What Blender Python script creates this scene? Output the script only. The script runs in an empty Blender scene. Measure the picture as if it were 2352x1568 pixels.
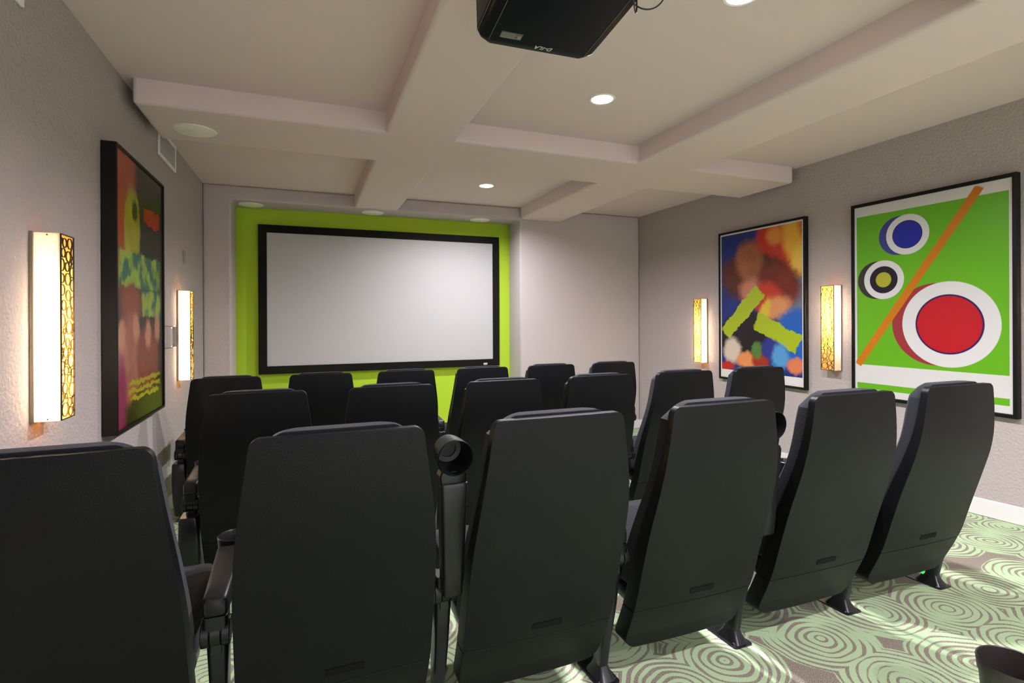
import bpy, bmesh, math, random
from mathutils import Vector, Matrix
PI = math.pi
scene = bpy.context.scene
col = scene.collection
CZ = 1.30                      # eye height above the carpet under the rear row

# ------------------------------------------------------------------ camera
cam_data = bpy.data.cameras.new('camera')
cam = bpy.data.objects.new('camera', cam_data)
col.objects.link(cam)
cam_data.sensor_fit = 'HORIZONTAL'
cam_data.sensor_width = 36.0
cam_data.lens = 36.0 * 1204.87 / 2352.0
cam_data.shift_y = (732.1 - 784.0) / 2352.0
cam_data.clip_start = 0.02
yaw, roll = math.radians(21.308), math.radians(-0.252)
_f = Vector((math.sin(yaw), math.cos(yaw), 0))
_r0 = Vector((math.cos(yaw), -math.sin(yaw), 0))
_u0 = _r0.cross(_f)
_r = _r0 * math.cos(roll) + _u0 * math.sin(roll)
_u = -_r0 * math.sin(roll) + _u0 * math.cos(roll)
cam.matrix_world = Matrix(((_r.x, _u.x, -_f.x, 0), (_r.y, _u.y, -_f.y, 0), (_r.z, _u.z, -_f.z, CZ), (0, 0, 0, 1)))
scene.camera = cam

# ------------------------------------------------------------------ world, exposure, lamp levels
world = bpy.data.worlds.new('world')
scene.world = world
world.use_nodes = True
world.node_tree.nodes['Background'].inputs[0].default_value = (0.95, 0.95, 1.0, 1)
world.node_tree.nodes['Background'].inputs[1].default_value = 1.3   # added soft fill light entering through the open rear
scene.view_settings.view_transform = 'Standard'
scene.view_settings.look = 'None'
scene.view_settings.gamma = 1.0
scene.view_settings.use_curve_mapping = False
scene.view_settings.exposure = 0.62
DOWNLIGHT = 62.0            # watts of each ceiling lamp
TUBE = 600.0
LAMPCOL = (0.97, 0.93, 1.0)

# ------------------------------------------------------------------ materials
def new_mat(name):
    m = bpy.data.materials.new(name)
    m.use_nodes = True
    nt = m.node_tree
    b = nt.nodes['Principled BSDF']
    return m, nt, b
def simple(name, color, rough=0.5, metal=0.0, spec=0.5, bump=None, vary=0.0, coat=0.0):
    """Principled material; bump = (scale, strength, distance); vary = small noise variation of the colour."""
    m, nt, b = new_mat(name)
    N, L = nt.nodes, nt.links
    b.inputs['Base Color'].default_value = (*color, 1)
    b.inputs['Roughness'].default_value = rough
    b.inputs['Metallic'].default_value = metal
    b.inputs['Specular IOR Level'].default_value = spec
    b.inputs['Coat Weight'].default_value = coat
    tc = N.new('ShaderNodeTexCoord')
    if vary:
        n = N.new('ShaderNodeTexNoise'); n.inputs['Scale'].default_value = 9; n.inputs['Detail'].default_value = 6
        L.new(tc.outputs['Object'], n.inputs['Vector'])
        mx = N.new('ShaderNodeMix'); mx.data_type = 'RGBA'
        mx.inputs['A'].default_value = (*[c * (1 - vary) for c in color], 1)
        mx.inputs['B'].default_value = (*[min(1, c * (1 + vary)) for c in color], 1)
        L.new(n.outputs['Fac'], mx.inputs['Factor']); L.new(mx.outputs['Result'], b.inputs['Base Color'])
    if bump:
        n = N.new('ShaderNodeTexNoise'); n.inputs['Scale'].default_value = bump[0]; n.inputs['Detail'].default_value = 3
        L.new(tc.outputs['Object'], n.inputs['Vector'])
        bp = N.new('ShaderNodeBump'); bp.inputs['Strength'].default_value = bump[1]; bp.inputs['Distance'].default_value = bump[2]
        L.new(n.outputs['Fac'], bp.inputs['Height']); L.new(bp.outputs['Normal'], b.inputs['Normal'])
    return m
def emitter(name, color, strength):
    m, nt, b = new_mat(name)
    b.inputs['Base Color'].default_value = (*color, 1)
    b.inputs['Emission Color'].default_value = (*color, 1)
    b.inputs['Emission Strength'].default_value = strength
    return m
def acrylic(name, color, trans=0.75):
    m = bpy.data.materials.new(name); m.use_nodes = True
    nt = m.node_tree; N, L = nt.nodes, nt.links
    for n in list(N): N.remove(n)
    out = N.new('ShaderNodeOutputMaterial')
    t = N.new('ShaderNodeBsdfTranslucent'); t.inputs[0].default_value = (*color, 1)
    d = N.new('ShaderNodeBsdfPrincipled'); d.inputs['Base Color'].default_value = (*color, 1); d.inputs['Roughness'].default_value = 0.35
    mx = N.new('ShaderNodeMixShader'); mx.inputs[0].default_value = trans
    L.new(d.outputs[0], mx.inputs[1]); L.new(t.outputs[0], mx.inputs[2]); L.new(mx.outputs[0], out.inputs[0])
    return m

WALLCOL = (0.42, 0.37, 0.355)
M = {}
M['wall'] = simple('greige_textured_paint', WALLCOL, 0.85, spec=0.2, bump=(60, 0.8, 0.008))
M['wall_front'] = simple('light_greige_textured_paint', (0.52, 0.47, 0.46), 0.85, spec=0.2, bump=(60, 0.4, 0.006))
M['ceiling'] = simple('greige_ceiling_paint', (0.73, 0.61, 0.605), 0.9, spec=0.2, bump=(120, 0.12, 0.004))
M['green'] = simple('lime_green_paint', (0.42, 0.62, 0.035), 0.8, spec=0.2, bump=(90, 0.15, 0.004))
M['baseboard'] = simple('painted_baseboard', (0.68, 0.66, 0.65), 0.55, spec=0.3)
M['leather'] = simple('black_grained_vinyl', (0.0036, 0.0037, 0.0044), 0.40, spec=0.17, bump=(330, 0.5, 0.0016), vary=0.25)
M['leather_dark'] = simple('dark_moulded_slot', (0.004, 0.004, 0.004), 0.7, spec=0.12)
M['plastic'] = simple('black_satin_plastic', (0.006, 0.006, 0.007), 0.32, spec=0.4, bump=(300, 0.06, 0.0008))
M['armpad'] = simple('black_padded_vinyl', (0.009, 0.0088, 0.009), 0.40, spec=0.35, bump=(160, 0.12, 0.001))
M['steel'] = simple('black_painted_steel', (0.014, 0.014, 0.017), 0.28, metal=0.25)
M['frame'] = simple('black_frame_moulding', (0.007, 0.006, 0.0055), 0.45, spec=0.16)
M['velvet'] = simple('black_velvet_border', (0.010, 0.009, 0.008), 0.9, spec=0.1)
M['screen'] = simple('white_screen_fabric', (0.48, 0.48, 0.48), 0.9, spec=0.1)
M['white'] = simple('white_enamel', (0.86, 0.84, 0.80), 0.5)
M['grille'] = simple('white_speaker_grille', (0.93, 0.90, 0.84), 0.7, bump=(900, 0.2, 0.001))
M['bronze'] = simple('dark_bronze_metal', (0.028, 0.020, 0.013), 0.5, metal=0.2)
M['bracket'] = simple('brushed_bronze_plate', (0.30, 0.25, 0.19), 0.4, metal=0.8)
M['acrylic'] = acrylic('white_acrylic', (0.98, 0.96, 0.92), 0.8)
M['amber'] = acrylic('amber_acrylic', (0.99, 0.76, 0.34), 0.8)
M['amber_dense'] = acrylic('dense_amber_acrylic', (0.88, 0.56, 0.20), 0.5)
M['tube'] = emitter('lit_tube', (1.0, 0.88, 0.72), TUBE)
M['lens'] = emitter('lit_lens', (1.0, 0.975, 0.985), 8.0)
M['projector'] = simple('projector_black', (0.004, 0.0045, 0.009), 0.42, spec=0.12)
M['print'] = simple('silver_print', (0.55, 0.53, 0.48), 0.5)
M['label'] = simple('grey_rating_label', (0.10, 0.095, 0.08), 0.6)
M['label_print'] = simple('grey_label_print', (0.26, 0.25, 0.22), 0.6)
M['cable'] = simple('black_cable', (0.010, 0.010, 0.014), 0.35)
M['led'] = emitter('red_led', (1.0, 0.05, 0.03), 1.5)
M['greenled'] = emitter('green_led', (0.02, 0.9, 0.06), 0.9)
M['bin'] = simple('brown_black_plastic', (0.022, 0.018, 0.016), 0.36)
M['slat'] = simple('shaded_enamel_louvre', (0.46, 0.43, 0.39), 0.5)
M['plate'] = simple('grey_cover_plate', (0.30, 0.28, 0.24), 0.5)
M['screw'] = simple('screw_steel', (0.20, 0.17, 0.14), 0.35, metal=1.0)

def fabric():
    m, nt, b = new_mat('charcoal_ribbed_fabric')
    N, L = nt.nodes, nt.links
    b.inputs['Roughness'].default_value = 0.95; b.inputs['Specular IOR Level'].default_value = 0.15
    b.inputs['Sheen Weight'].default_value = 0.08; b.inputs['Sheen Roughness'].default_value = 0.5
    tc = N.new('ShaderNodeTexCoord')
    w = N.new('ShaderNodeTexWave'); w.bands_direction = 'Z'; w.inputs['Scale'].default_value = 70; w.inputs['Distortion'].default_value = 0.6
    n = N.new('ShaderNodeTexNoise'); n.inputs['Scale'].default_value = 350
    for q in (w, n): L.new(tc.outputs['Object'], q.inputs['Vector'])
    mx = N.new('ShaderNodeMix'); mx.data_type = 'RGBA'
    mx.inputs['A'].default_value = (0.007, 0.0075, 0.011, 1); mx.inputs['B'].default_value = (0.016, 0.017, 0.022, 1)
    L.new(n.outputs['Fac'], mx.inputs['Factor']); L.new(mx.outputs['Result'], b.inputs['Base Color'])
    bp = N.new('ShaderNodeBump'); bp.inputs['Strength'].default_value = 0.22; bp.inputs['Distance'].default_value = 0.0015
    L.new(w.outputs['Fac'], bp.inputs['Height']); L.new(bp.outputs['Normal'], b.inputs['Normal'])
    return m
M['fabric'] = fabric()

def clear_plastic():
    m, nt, b = new_mat('clear_plastic')
    b.inputs['Base Color'].default_value = (0.95, 0.95, 0.95, 1)
    b.inputs['Transmission Weight'].default_value = 0.9
    b.inputs['Roughness'].default_value = 0.06
    b.inputs['IOR'].default_value = 1.3
    return m
M['clear'] = clear_plastic()

class G:
    """tiny node-graph helper"""
    def __init__(self, nt): self.N, self.L = nt.nodes, nt.links
    def put(self, sock, v):
        if isinstance(v, bpy.types.NodeSocket): self.L.new(v, sock)
        elif isinstance(v, (int, float)): sock.default_value = v
        else: sock.default_value = (*v, 1) if len(v) == 3 and sock.type == 'RGBA' else v
    def math(self, op, a, b=0.0, c=None):
        n = self.N.new('ShaderNodeMath'); n.operation = op
        self.put(n.inputs[0], a); self.put(n.inputs[1], b)
        if c is not None: self.put(n.inputs[2], c)
        return n.outputs[0]
    def vmath(self, op, a, b=None):
        n = self.N.new('ShaderNodeVectorMath'); n.operation = op
        self.put(n.inputs[0], a)
        if b is not None: self.put(n.inputs[1], b)
        return n
    def mix(self, f, a, b):
        n = self.N.new('ShaderNodeMix'); n.data_type = 'RGBA'
        self.put(n.inputs['Factor'], f); self.put(n.inputs['A'], a); self.put(n.inputs['B'], b)
        return n.outputs['Result']
    def ramp(self, v, lo, hi, a=0.0, b=1.0):
        n = self.N.new('ShaderNodeMapRange'); n.interpolation_type = 'SMOOTHSTEP'
        self.put(n.inputs[0], v); n.inputs[1].default_value = lo; n.inputs[2].default_value = hi
        n.inputs[3].default_value = a; n.inputs[4].default_value = b
        return n.outputs[0]
    def noise(self, vec, scale, detail=2.0):
        n = self.N.new('ShaderNodeTexNoise'); n.inputs['Scale'].default_value = scale; n.inputs['Detail'].default_value = detail
        self.put(n.inputs['Vector'], vec)
        return n
    def place(self, vec, cx, cy, rx, ry, ang=0.0):
        n = self.N.new('ShaderNodeMapping'); n.vector_type = 'TEXTURE'
        self.put(n.inputs['Vector'], vec)
        n.inputs['Location'].default_value = (cx, cy, 0); n.inputs['Scale'].default_value = (rx, ry, 1)
        n.inputs['Rotation'].default_value = (0, 0, math.radians(ang))
        return n.outputs[0]
    def ellipse(self, vec, cx, cy, rx, ry, ang=0.0, soft=0.05):
        d = self.vmath('LENGTH', self.place(vec, cx, cy, rx, ry, ang)).outputs['Value']
        return self.ramp(d, 1 - soft, 1 + soft, 1.0, 0.0)
    def box(self, vec, cx, cy, rx, ry, ang=0.0, soft=0.02):
        a = self.vmath('ABSOLUTE', self.place(vec, cx, cy, rx, ry, ang)).outputs[0]
        s = self.N.new('ShaderNodeSeparateXYZ'); self.L.new(a, s.inputs[0])
        return self.ramp(self.math('MAXIMUM', s.outputs[0], s.outputs[1]), 1 - soft, 1 + soft, 1.0, 0.0)

def carpet():
    m, nt, b = new_mat('green_ring_carpet')
    g = G(nt)
    tc = g.N.new('ShaderNodeTexCoord')
    p = g.vmath('MULTIPLY', tc.outputs['Object'], (1, 1, 0)).outputs[0]
    wob = g.noise(p, 3.2, 2).outputs['Color']
    w2 = g.vmath('SCALE', g.vmath('SUBTRACT', wob, (0.5, 0.5, 0.5)).outputs[0]); w2.inputs[3].default_value = 0.075
    pd = g.vmath('ADD', p, w2.outputs[0]).outputs[0]
    v = g.N.new('ShaderNodeTexVoronoi'); v.voronoi_dimensions = '2D'; v.feature = 'F1'
    v.inputs['Scale'].default_value = 2.75; v.inputs['Randomness'].default_value = 0.42
    g.put(v.inputs['Vector'], pd)
    d = v.outputs['Distance']                       # in cell units: 0.5 = a ring 0.18 m from its centre
    ang = g.noise(pd, 7.0, 1).outputs['Fac']
    per = g.math('MULTIPLY', d, 2 * PI / 0.086)
    per = g.math('ADD', per, g.math('MULTIPLY', ang, 5.0))
    s = g.math('SINE', per)
    thick = g.math('MULTIPLY_ADD', g.noise(pd, 6.0, 1).outputs['Fac'], 3.4, -2.05)
    tuft = g.math('MULTIPLY_ADD', g.noise(p, 260.0, 2).outputs['Fac'], 1.0, -0.5)
    val = g.math('ADD', g.math('ADD', s, thick), tuft)
    rings = g.ramp(val, 0.0, 0.3, 0.0, 1.0)         # 1 = brown
    out = g.ramp(d, 0.545, 0.575)
    rim = g.math('MULTIPLY', g.ramp(d, 0.47, 0.485), g.ramp(d, 0.56, 0.545, 1.0, 0.0))
    gapn = g.ramp(g.math('ADD', d, g.math('MULTIPLY', tuft, 0.05)), 0.615, 0.63)
    brown = g.math('MAXIMUM', rings, gapn)
    sp = g.noise(p, 420.0, 2).outputs['Fac']
    brn = g.mix(g.ramp(sp, 0.38, 0.62), (0.07, 0.058, 0.045), (0.42, 0.37, 0.30))
    gn2 = g.noise(p, 180.0, 2).outputs['Fac']
    grn = g.mix(gn2, (0.35, 0.475, 0.27), (0.46, 0.59, 0.37))
    g.put(b.inputs['Base Color'], g.mix(brown, grn, brn))
    b.inputs['Roughness'].default_value = 0.97; b.inputs['Specular IOR Level'].default_value = 0.1
    bp = g.N.new('ShaderNodeBump'); bp.inputs['Strength'].default_value = 0.5; bp.inputs['Distance'].default_value = 0.003
    g.put(bp.inputs['Height'], sp); g.put(b.inputs['Normal'], bp.outputs['Normal'])
    return m
M['carpet'] = carpet()

# ------------------------------------------------------------------ mesh helpers
def finish(name, bm, mats, parent=None, smooth=True, bevel=None, loc=None, sharp=35):
    """link a bmesh as ONE mesh object"""
    bmesh.ops.recalc_face_normals(bm, faces=bm.faces[:])
    me = bpy.data.meshes.new(name)
    bm.to_mesh(me); bm.free()
    if not isinstance(mats, (list, tuple)): mats = [mats]
    for m in mats: me.materials.append(m)
    o = bpy.data.objects.new(name, me)
    col.objects.link(o)
    if loc is not None: o.location = loc
    if parent is not None: o.parent = parent
    if smooth:
        for p in me.polygons: p.use_smooth = True
        me.set_sharp_from_angle(angle=math.radians(sharp))
    if bevel:
        md = o.modifiers.new('bevel', 'BEVEL'); md.width = bevel[0]; md.segments = bevel[1]
        md.limit_method = 'ANGLE'; md.angle_limit = math.radians(40); md.harden_normals = False
    return o
def add_box(bm, x0, x1, y0, y1, z0, z1, mat=0):
    vs = [bm.verts.new((x, y, z)) for z in (z0, z1) for y in (y0, y1) for x in (x0, x1)]
    for q in ((0, 2, 3, 1), (4, 5, 7, 6), (0, 1, 5, 4), (2, 6, 7, 3), (0, 4, 6, 2), (1, 3, 7, 5)):
        f = bm.faces.new([vs[i] for i in q]); f.material_index = mat
    return vs
def add_tube(bm, p0, p1, r0, r1, n=16, caps=True):
    p0, p1 = Vector(p0), Vector(p1)
    d = (p1 - p0).normalized()
    a = d.orthogonal().normalized(); b2 = d.cross(a)
    R = [[bm.verts.new(p + (a * math.cos(2 * PI * i / n) + b2 * math.sin(2 * PI * i / n)) * r) for i in range(n)] for p, r in ((p0, r0), (p1, r1))]
    for i in range(n):
        bm.faces.new((R[0][i], R[0][(i + 1) % n], R[1][(i + 1) % n], R[1][i]))
    if caps:
        bm.faces.new(R[0][::-1]); bm.faces.new(R[1])
def add_lathe(bm, prof, n=40, center=(0, 0, 0), close=True):
    """prof: list of (r, z), revolved about z; r = 0 makes a pole"""
    cx, cy, cz = center
    rings = []
    for r, z in prof:
        if r < 1e-6: rings.append([bm.verts.new((cx, cy, cz + z))])
        else: rings.append([bm.verts.new((cx + r * math.cos(2 * PI * i / n), cy + r * math.sin(2 * PI * i / n), cz + z)) for i in range(n)])
    for a, b2 in zip(rings, rings[1:]):
        for i in range(n):
            j = (i + 1) % n
            if len(a) == 1: bm.faces.new((a[0], b2[i], b2[j]))
            elif len(b2) == 1: bm.faces.new((a[i], a[j], b2[0]))
            else: bm.faces.new((a[i], a[j], b2[j], b2[i]))
def add_loft(bm, loops, caps=True):
    L = [[bm.verts.new(p) for p in lp] for lp in loops]
    n = len(L[0])
    for a, b2 in zip(L, L[1:]):
        for i in range(n):
            bm.faces.new((a[i], a[(i + 1) % n], b2[(i + 1) % n], b2[i]))
    if caps:
        bm.faces.new(L[0][::-1]); bm.faces.new(L[-1])
def rrect(w, h, r, n=4):
    pts = []
    for cx, cy, a0 in ((w - r, h - r, 0), (-w + r, h - r, 90), (-w + r, -h + r, 180), (w - r, -h + r, 270)):
        for i in range(n + 1):
            a = math.radians(a0 + 90 * i / n)
            pts.append((cx + r * math.cos(a), cy + r * math.sin(a)))
    return pts
def add_path_tube(bm, pts, r, n=8, cyclic=False):
    pts = [Vector(p) for p in pts]
    rings = []
    prev = None
    for i, p in enumerate(pts):
        d = (pts[min(i + 1, len(pts) - 1)] - pts[max(i - 1, 0)]).normalized()
        a = d.orthogonal().normalized() if prev is None else (prev - d * prev.dot(d)).normalized()
        prev = a; b2 = d.cross(a)
        rings.append([bm.verts.new(p + (a * math.cos(2 * PI * k / n) + b2 * math.sin(2 * PI * k / n)) * r) for k in range(n)])
    for A, B in zip(rings, rings[1:]):
        for k in range(n): bm.faces.new((A[k], A[(k + 1) % n], B[(k + 1) % n], B[k]))
    bm.faces.new(rings[0][::-1]); bm.faces.new(rings[-1])
def interp(x, xs, ys):
    if x <= xs[0]: return ys[0]
    for a, b2, c, d in zip(xs, xs[1:], ys, ys[1:]):
        if x <= b2: return c + (d - c) * (x - a) / (b2 - a)
    return ys[-1]
def smooth_interp(x, xs, ys, w=0.05):
    return sum(interp(x + k * w, xs, ys) for k in (-1, -0.5, 0, 0.5, 1)) / 5

def thing(name, label, cat, loc=(0, 0, 0), rotz=0.0, group=None):
    o = bpy.data.objects.new(name, None)
    o.empty_display_size = 0.1
    col.objects.link(o)
    o.location = loc; o.rotation_euler = (0, 0, rotz)
    o['label'] = label; o['category'] = cat
    if group: o['group'] = group
    return o
def tag(o, label, cat, group=None):
    o['label'] = label; o['category'] = cat
    if group: o['group'] = group
    return o
def struct(o, label=None, cat=None):
    o['kind'] = 'structure'
    if label: o['label'] = label
    if cat: o['category'] = cat
    return o
def dup(root, loc, rotz=0.0, label=None, skip=()):
    r = root.copy(); col.objects.link(r); r.location = loc; r.rotation_euler = (0, 0, rotz)
    if label: r['label'] = label
    for ch in root.children:
        if ch.name.split('.')[0] in skip: continue
        c = ch.copy(); col.objects.link(c); c.parent = r
        for gch in ch.children:
            d = gch.copy(); col.objects.link(d); d.parent = c
    return r

# ------------------------------------------------------------------ room shell
XL, XR, YF, YG = -0.965, 4.17, 5.962, 6.356
XJL, XJR = -0.716, 2.439
YB = -2.4                                     # rear wall left out so the world fill light gets in
ZB, ZC = 1.22 + CZ, 1.363 + CZ
B1L, B1R, B2L, B2R = 0.484, 0.953, 2.438, 2.980
CBn, CBf, CB2n, CB2f = 3.506, 4.141, 0.61, 1.247
SLOPE = -0.0405
def floor_z(y): return -0.015 + SLOPE * (y - 2.037)

bm = bmesh.new()
vs = []
for y in (YB, YG + 0.1):
    vs.append([bm.verts.new((x, y, floor_z(y) + dz)) for x, dz in ((XL - 0.1, 0), (XR + 0.1, 0), (XR + 0.1, -0.15), (XL - 0.1, -0.15))])
for i in range(4): bm.faces.new((vs[0][i], vs[0][(i + 1) % 4], vs[1][(i + 1) % 4], vs[1][i]))
bm.faces.new(vs[0]); bm.faces.new(vs[1][::-1])
struct(finish('floor', bm, M['carpet'], smooth=False), 'green and brown carpet with concentric rings, sloping to the screen', 'floor')

LAMPS = [(1.710, 5.087), (1.711, 2.829), (1.715, 1.705), (1.715, -0.20), (1.715, -1.95)]  # last two are unseen lamps added behind the camera for fill
HOLE = 0.066
bm = bmesh.new()                              # ceiling board with a round cut-out at every downlight
x0, x1, y0, y1 = XL - 0.1, XR + 0.1, YB, YG + 0.1
for k_, z in enumerate((ZC, ZC + 0.012)):
    es = []
    c = [bm.verts.new((x, y, z)) for x, y in ((x0, y0), (x1, y0), (x1, y1), (x0, y1))]
    es += [bm.edges.new((c[i], c[(i + 1) % 4])) for i in range(4)]
    for lx, ly in LAMPS:
        c = [bm.verts.new((lx + HOLE * math.cos(2 * PI * i / 40), ly + HOLE * math.sin(2 * PI * i / 40), z)) for i in range(40)]
        es += [bm.edges.new((c[i], c[(i + 1) % 40])) for i in range(40)]
    bmesh.ops.triangle_fill(bm, use_beauty=True, use_dissolve=False, edges=es, normal=(0, 0, -1 if k_ == 0 else 1))
struct(finish('ceiling', bm, M['ceiling'], smooth=False), 'greige ceiling inside the coffers', 'ceiling')
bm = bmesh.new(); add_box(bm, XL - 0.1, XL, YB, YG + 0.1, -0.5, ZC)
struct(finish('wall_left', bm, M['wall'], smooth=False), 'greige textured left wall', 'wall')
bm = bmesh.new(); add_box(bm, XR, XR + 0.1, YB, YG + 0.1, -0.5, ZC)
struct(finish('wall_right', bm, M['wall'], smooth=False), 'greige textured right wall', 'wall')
# front wall: two piers and a header around the alcove of the screen
bm = bmesh.new()
outl = [(XL, -0.5), (XL, ZC), (XR, ZC), (XR, -0.5), (XJR, -0.5), (XJR, ZB), (XJL, ZB), (XJL, -0.5)]
A = [bm.verts.new((x, YF, z)) for x, z in outl]; B = [bm.verts.new((x, YG, z)) for x, z in outl]
bm.faces.new(A); bm.faces.new(B[::-1])
for i in range(8): bm.faces.new((A[i], B[i], B[(i + 1) % 8], A[(i + 1) % 8]))
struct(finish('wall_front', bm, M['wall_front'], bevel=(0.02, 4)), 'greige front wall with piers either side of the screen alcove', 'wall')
bm = bmesh.new(); add_box(bm, XL - 0.1, XR + 0.1, YG, YG + 0.1, -0.5, ZC)
struct(finish('wall_alcove', bm, M['green'], smooth=False), 'lime green wall behind the screen', 'wall')

# dropped beam grid
bm = bmesh.new()
GAP = 0.055
xs = [XL, XL + GAP, B1L, B1R, B2L, B2R, XR - GAP, XR]
ys = [YB, -1.65, -1.01, CB2n, CB2f, CBn, CBf, YF]
def is_beam(i, j):
    if not (0 <= i < 7 and 0 <= j < 7): return False
    if i in (0, 6): return False
    return i in (2, 4) or j in (1, 3, 5)
vcache = {}
def bv(x, y, z):
    k = (round(x, 4), round(y, 4), round(z, 4))
    if k not in vcache: vcache[k] = bm.verts.new(k)
    return vcache[k]
for i in range(7):
    for j in range(7):
        if not is_beam(i, j): continue
        x0, x1, y0, y1 = xs[i], xs[i + 1], ys[j], ys[j + 1]
        bm.faces.new((bv(x0, y0, ZB), bv(x0, y1, ZB), bv(x1, y1, ZB), bv(x1, y0, ZB)))
        for di, dj, (a, b2) in ((-1, 0, ((x0, y0), (x0, y1))), (1, 0, ((x1, y0), (x1, y1))), (0, -1, ((x0, y0), (x1, y0))), (0, 1, ((x0, y1), (x1, y1)))):
            if not is_beam(i + di, j + dj):
                bm.faces.new((bv(*a, ZB), bv(*b2, ZB), bv(*b2, ZC), bv(*a, ZC)))
bmesh.ops.dissolve_limit(bm, angle_limit=0.01, verts=bm.verts[:], edges=bm.edges[:])
struct(finish('trim_1', bm, M['ceiling'], bevel=(0.022, 4)), 'grid of greige dropped ceiling beams', 'beams')

def baseboard(name, x0, x1, y0, y1, label):
    bm = bmesh.new()
    pts = [(x0, y0), (x1, y0), (x1, y1), (x0, y1)]
    lo = [bm.verts.new((x, y, floor_z(y) + 0.001)) for x, y in pts]; hi = [bm.verts.new((x, y, floor_z(y) + 0.115)) for x, y in pts]
    bm.faces.new(lo[::-1]); bm.faces.new(hi)
    for i in range(4): bm.faces.new((lo[i], lo[(i + 1) % 4], hi[(i + 1) % 4], hi[i]))
    struct(finish(name, bm, M['baseboard'], bevel=(0.004, 2)), label, 'baseboard')
baseboard('baseboard_right', XR - 0.014, XR, YB, YF, 'pale painted baseboard along the right wall')
baseboard('baseboard_left', XL, XL + 0.014, YB, YF, 'pale painted baseboard along the left wall')
baseboard('baseboard_front', XJR, XR - 0.014, YF - 0.014, YF, 'pale painted baseboard along the right pier of the front wall')

# ------------------------------------------------------------------ downlights
def make_downlight(x, y, label):
    t = thing('recessed_downlight', label, 'ceiling light', (x, y, ZC), 0, 'recessed ceiling downlights')
    bm = bmesh.new(); add_lathe(bm, [(0.0645, -0.004), (0.076, -0.006), (0.080, -0.003), (0.080, -0.0005), (0.0645, -0.0005), (0.0645, -0.004)], 40)
    finish('trim_ring', bm, M['white'], t)
    bm = bmesh.new(); add_lathe(bm, [(0.0645, -0.003), (0.0645, 0.036), (0.0655, 0.036), (0.0655, -0.003), (0.0645, -0.003)], 40)
    finish('baffle', bm, M['white'], t)
    bm = bmesh.new(); add_lathe(bm, [(0.0, 0.020), (0.064, 0.020), (0.064, 0.034), (0.0, 0.034)], 40)
    o = finish('lens', bm, M['lens'], t); o['label'] = 'glowing white lens'
    ld = bpy.data.lights.new('lamp', 'AREA'); ld.shape = 'DISK'; ld.size = 0.092; ld.energy = DOWNLIGHT
    ld.color = LAMPCOL
    lo = bpy.data.objects.new('lamp', ld); col.objects.link(lo); lo.parent = t; lo.location = (0, 0, 0.019)
    return t
dl = make_downlight(*LAMPS[0], 'glowing recessed downlight in the coffer nearest the screen')
for (lx, ly), lab in zip(LAMPS[1:], ('glowing recessed downlight in the middle coffer, right of the projector',
                                     'glowing recessed downlight cut off by the top edge of the photo',
                                     'added unseen downlight in the coffer above and behind the rear row, for fill',
                                     'added unseen downlight at the rear of the room, for fill')):
    dup(dl, (lx, ly, ZC), 0, lab)
for ch in [c for o_ in col.objects if o_.name == 'recessed_downlight.002' for c in o_.children if c.type == 'LIGHT']:
    ch.data = ch.data.copy(); ch.data.energy = DOWNLIGHT * 0.85
for ch in dl.children:                         # the lamp by the screen is dimmed a little
    if ch.type == 'LIGHT':
        ch.data = ch.data.copy(); ch.data.energy = DOWNLIGHT * 0.78

# ------------------------------------------------------------------ ceiling speakers
def make_speaker(x, y, label):
    t = thing('ceiling_speaker', label, 'speaker', (x, y, ZB), 0, 'round in-ceiling speakers')
    bm = bmesh.new(); add_lathe(bm, [(0.0, -0.006), (0.110, -0.0055), (0.1125, -0.004), (0.1125, 0.0), (0.0, 0.0)], 48)
    finish('grille', bm, M['grille'], t)
    bm = bmesh.new(); add_lathe(bm, [(0.113, -0.007), (0.120, -0.006), (0.123, 0.0), (0.113, 0.0), (0.113, -0.007)], 48)
    finish('bezel', bm, M['white'], t)
    return t
sp = make_speaker(-0.667, 3.877, 'round white ceiling speaker on the cross beam by the left wall')
dup(sp, (-0.551, 6.170, ZB), 0, 'round white ceiling speaker above the top left corner of the screen')
dup(sp, (0.702, 6.165, ZB), 0, 'round white ceiling speaker above the middle of the screen')
dup(sp, (1.984, 6.160, ZB), 0, 'round white ceiling speaker above the top right corner of the screen')

# ------------------------------------------------------------------ projection screen
SL, SR, ST, SB = -0.495, 2.280, 1.040 + CZ, -0.592 + CZ
YS = YG - 0.07
t = thing('projection_screen', 'white projection screen in a wide black frame on the green wall', 'screen', ((SL + SR) / 2, YG, (ST + SB) / 2))
cx0, cz0 = (SL + SR) / 2, (ST + SB) / 2
w, h = (SR - SL) / 2, (ST - SB) / 2
def frame_mesh(w, h, bw, yf, yb, lip=0.004):
    bm = bmesh.new()
    prof = [(0, yb), (0, yf), (bw, yf), (bw, yf + lip * 2)]
    loops = []
    for ins, y in prof + [(bw, yb)]:
        loops.append([bm.verts.new((sx * (w - ins), y, sz * (h - ins))) for sx, sz in ((-1, -1), (1, -1), (1, 1), (-1, 1))])
    loops.append(loops[0])
    for a, b2 in zip(loops, loops[1:]):
        for i in range(4): bm.faces.new((a[i], a[(i + 1) % 4], b2[(i + 1) % 4], b2[i]))
    return bm
finish('border_frame', frame_mesh(w, h, 0.085, -0.07, -0.001), M['velvet'], t, bevel=(0.006, 2), smooth=False)
bm = bmesh.new(); add_box(bm, -w + 0.0855, w - 0.0855, -0.056, -0.040, -h + 0.0855, h - 0.0855)
finish('screen_fabric', bm, M['screen'], t, smooth=False)
bm = bmesh.new(); add_box(bm, w - 0.215, w - 0.165, -0.0725, -0.07, -h + 0.016, -h + 0.040)
bd = finish('badge', bm, M['print'], t, smooth=False); bd['label'] = 'small silver badge'

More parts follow.
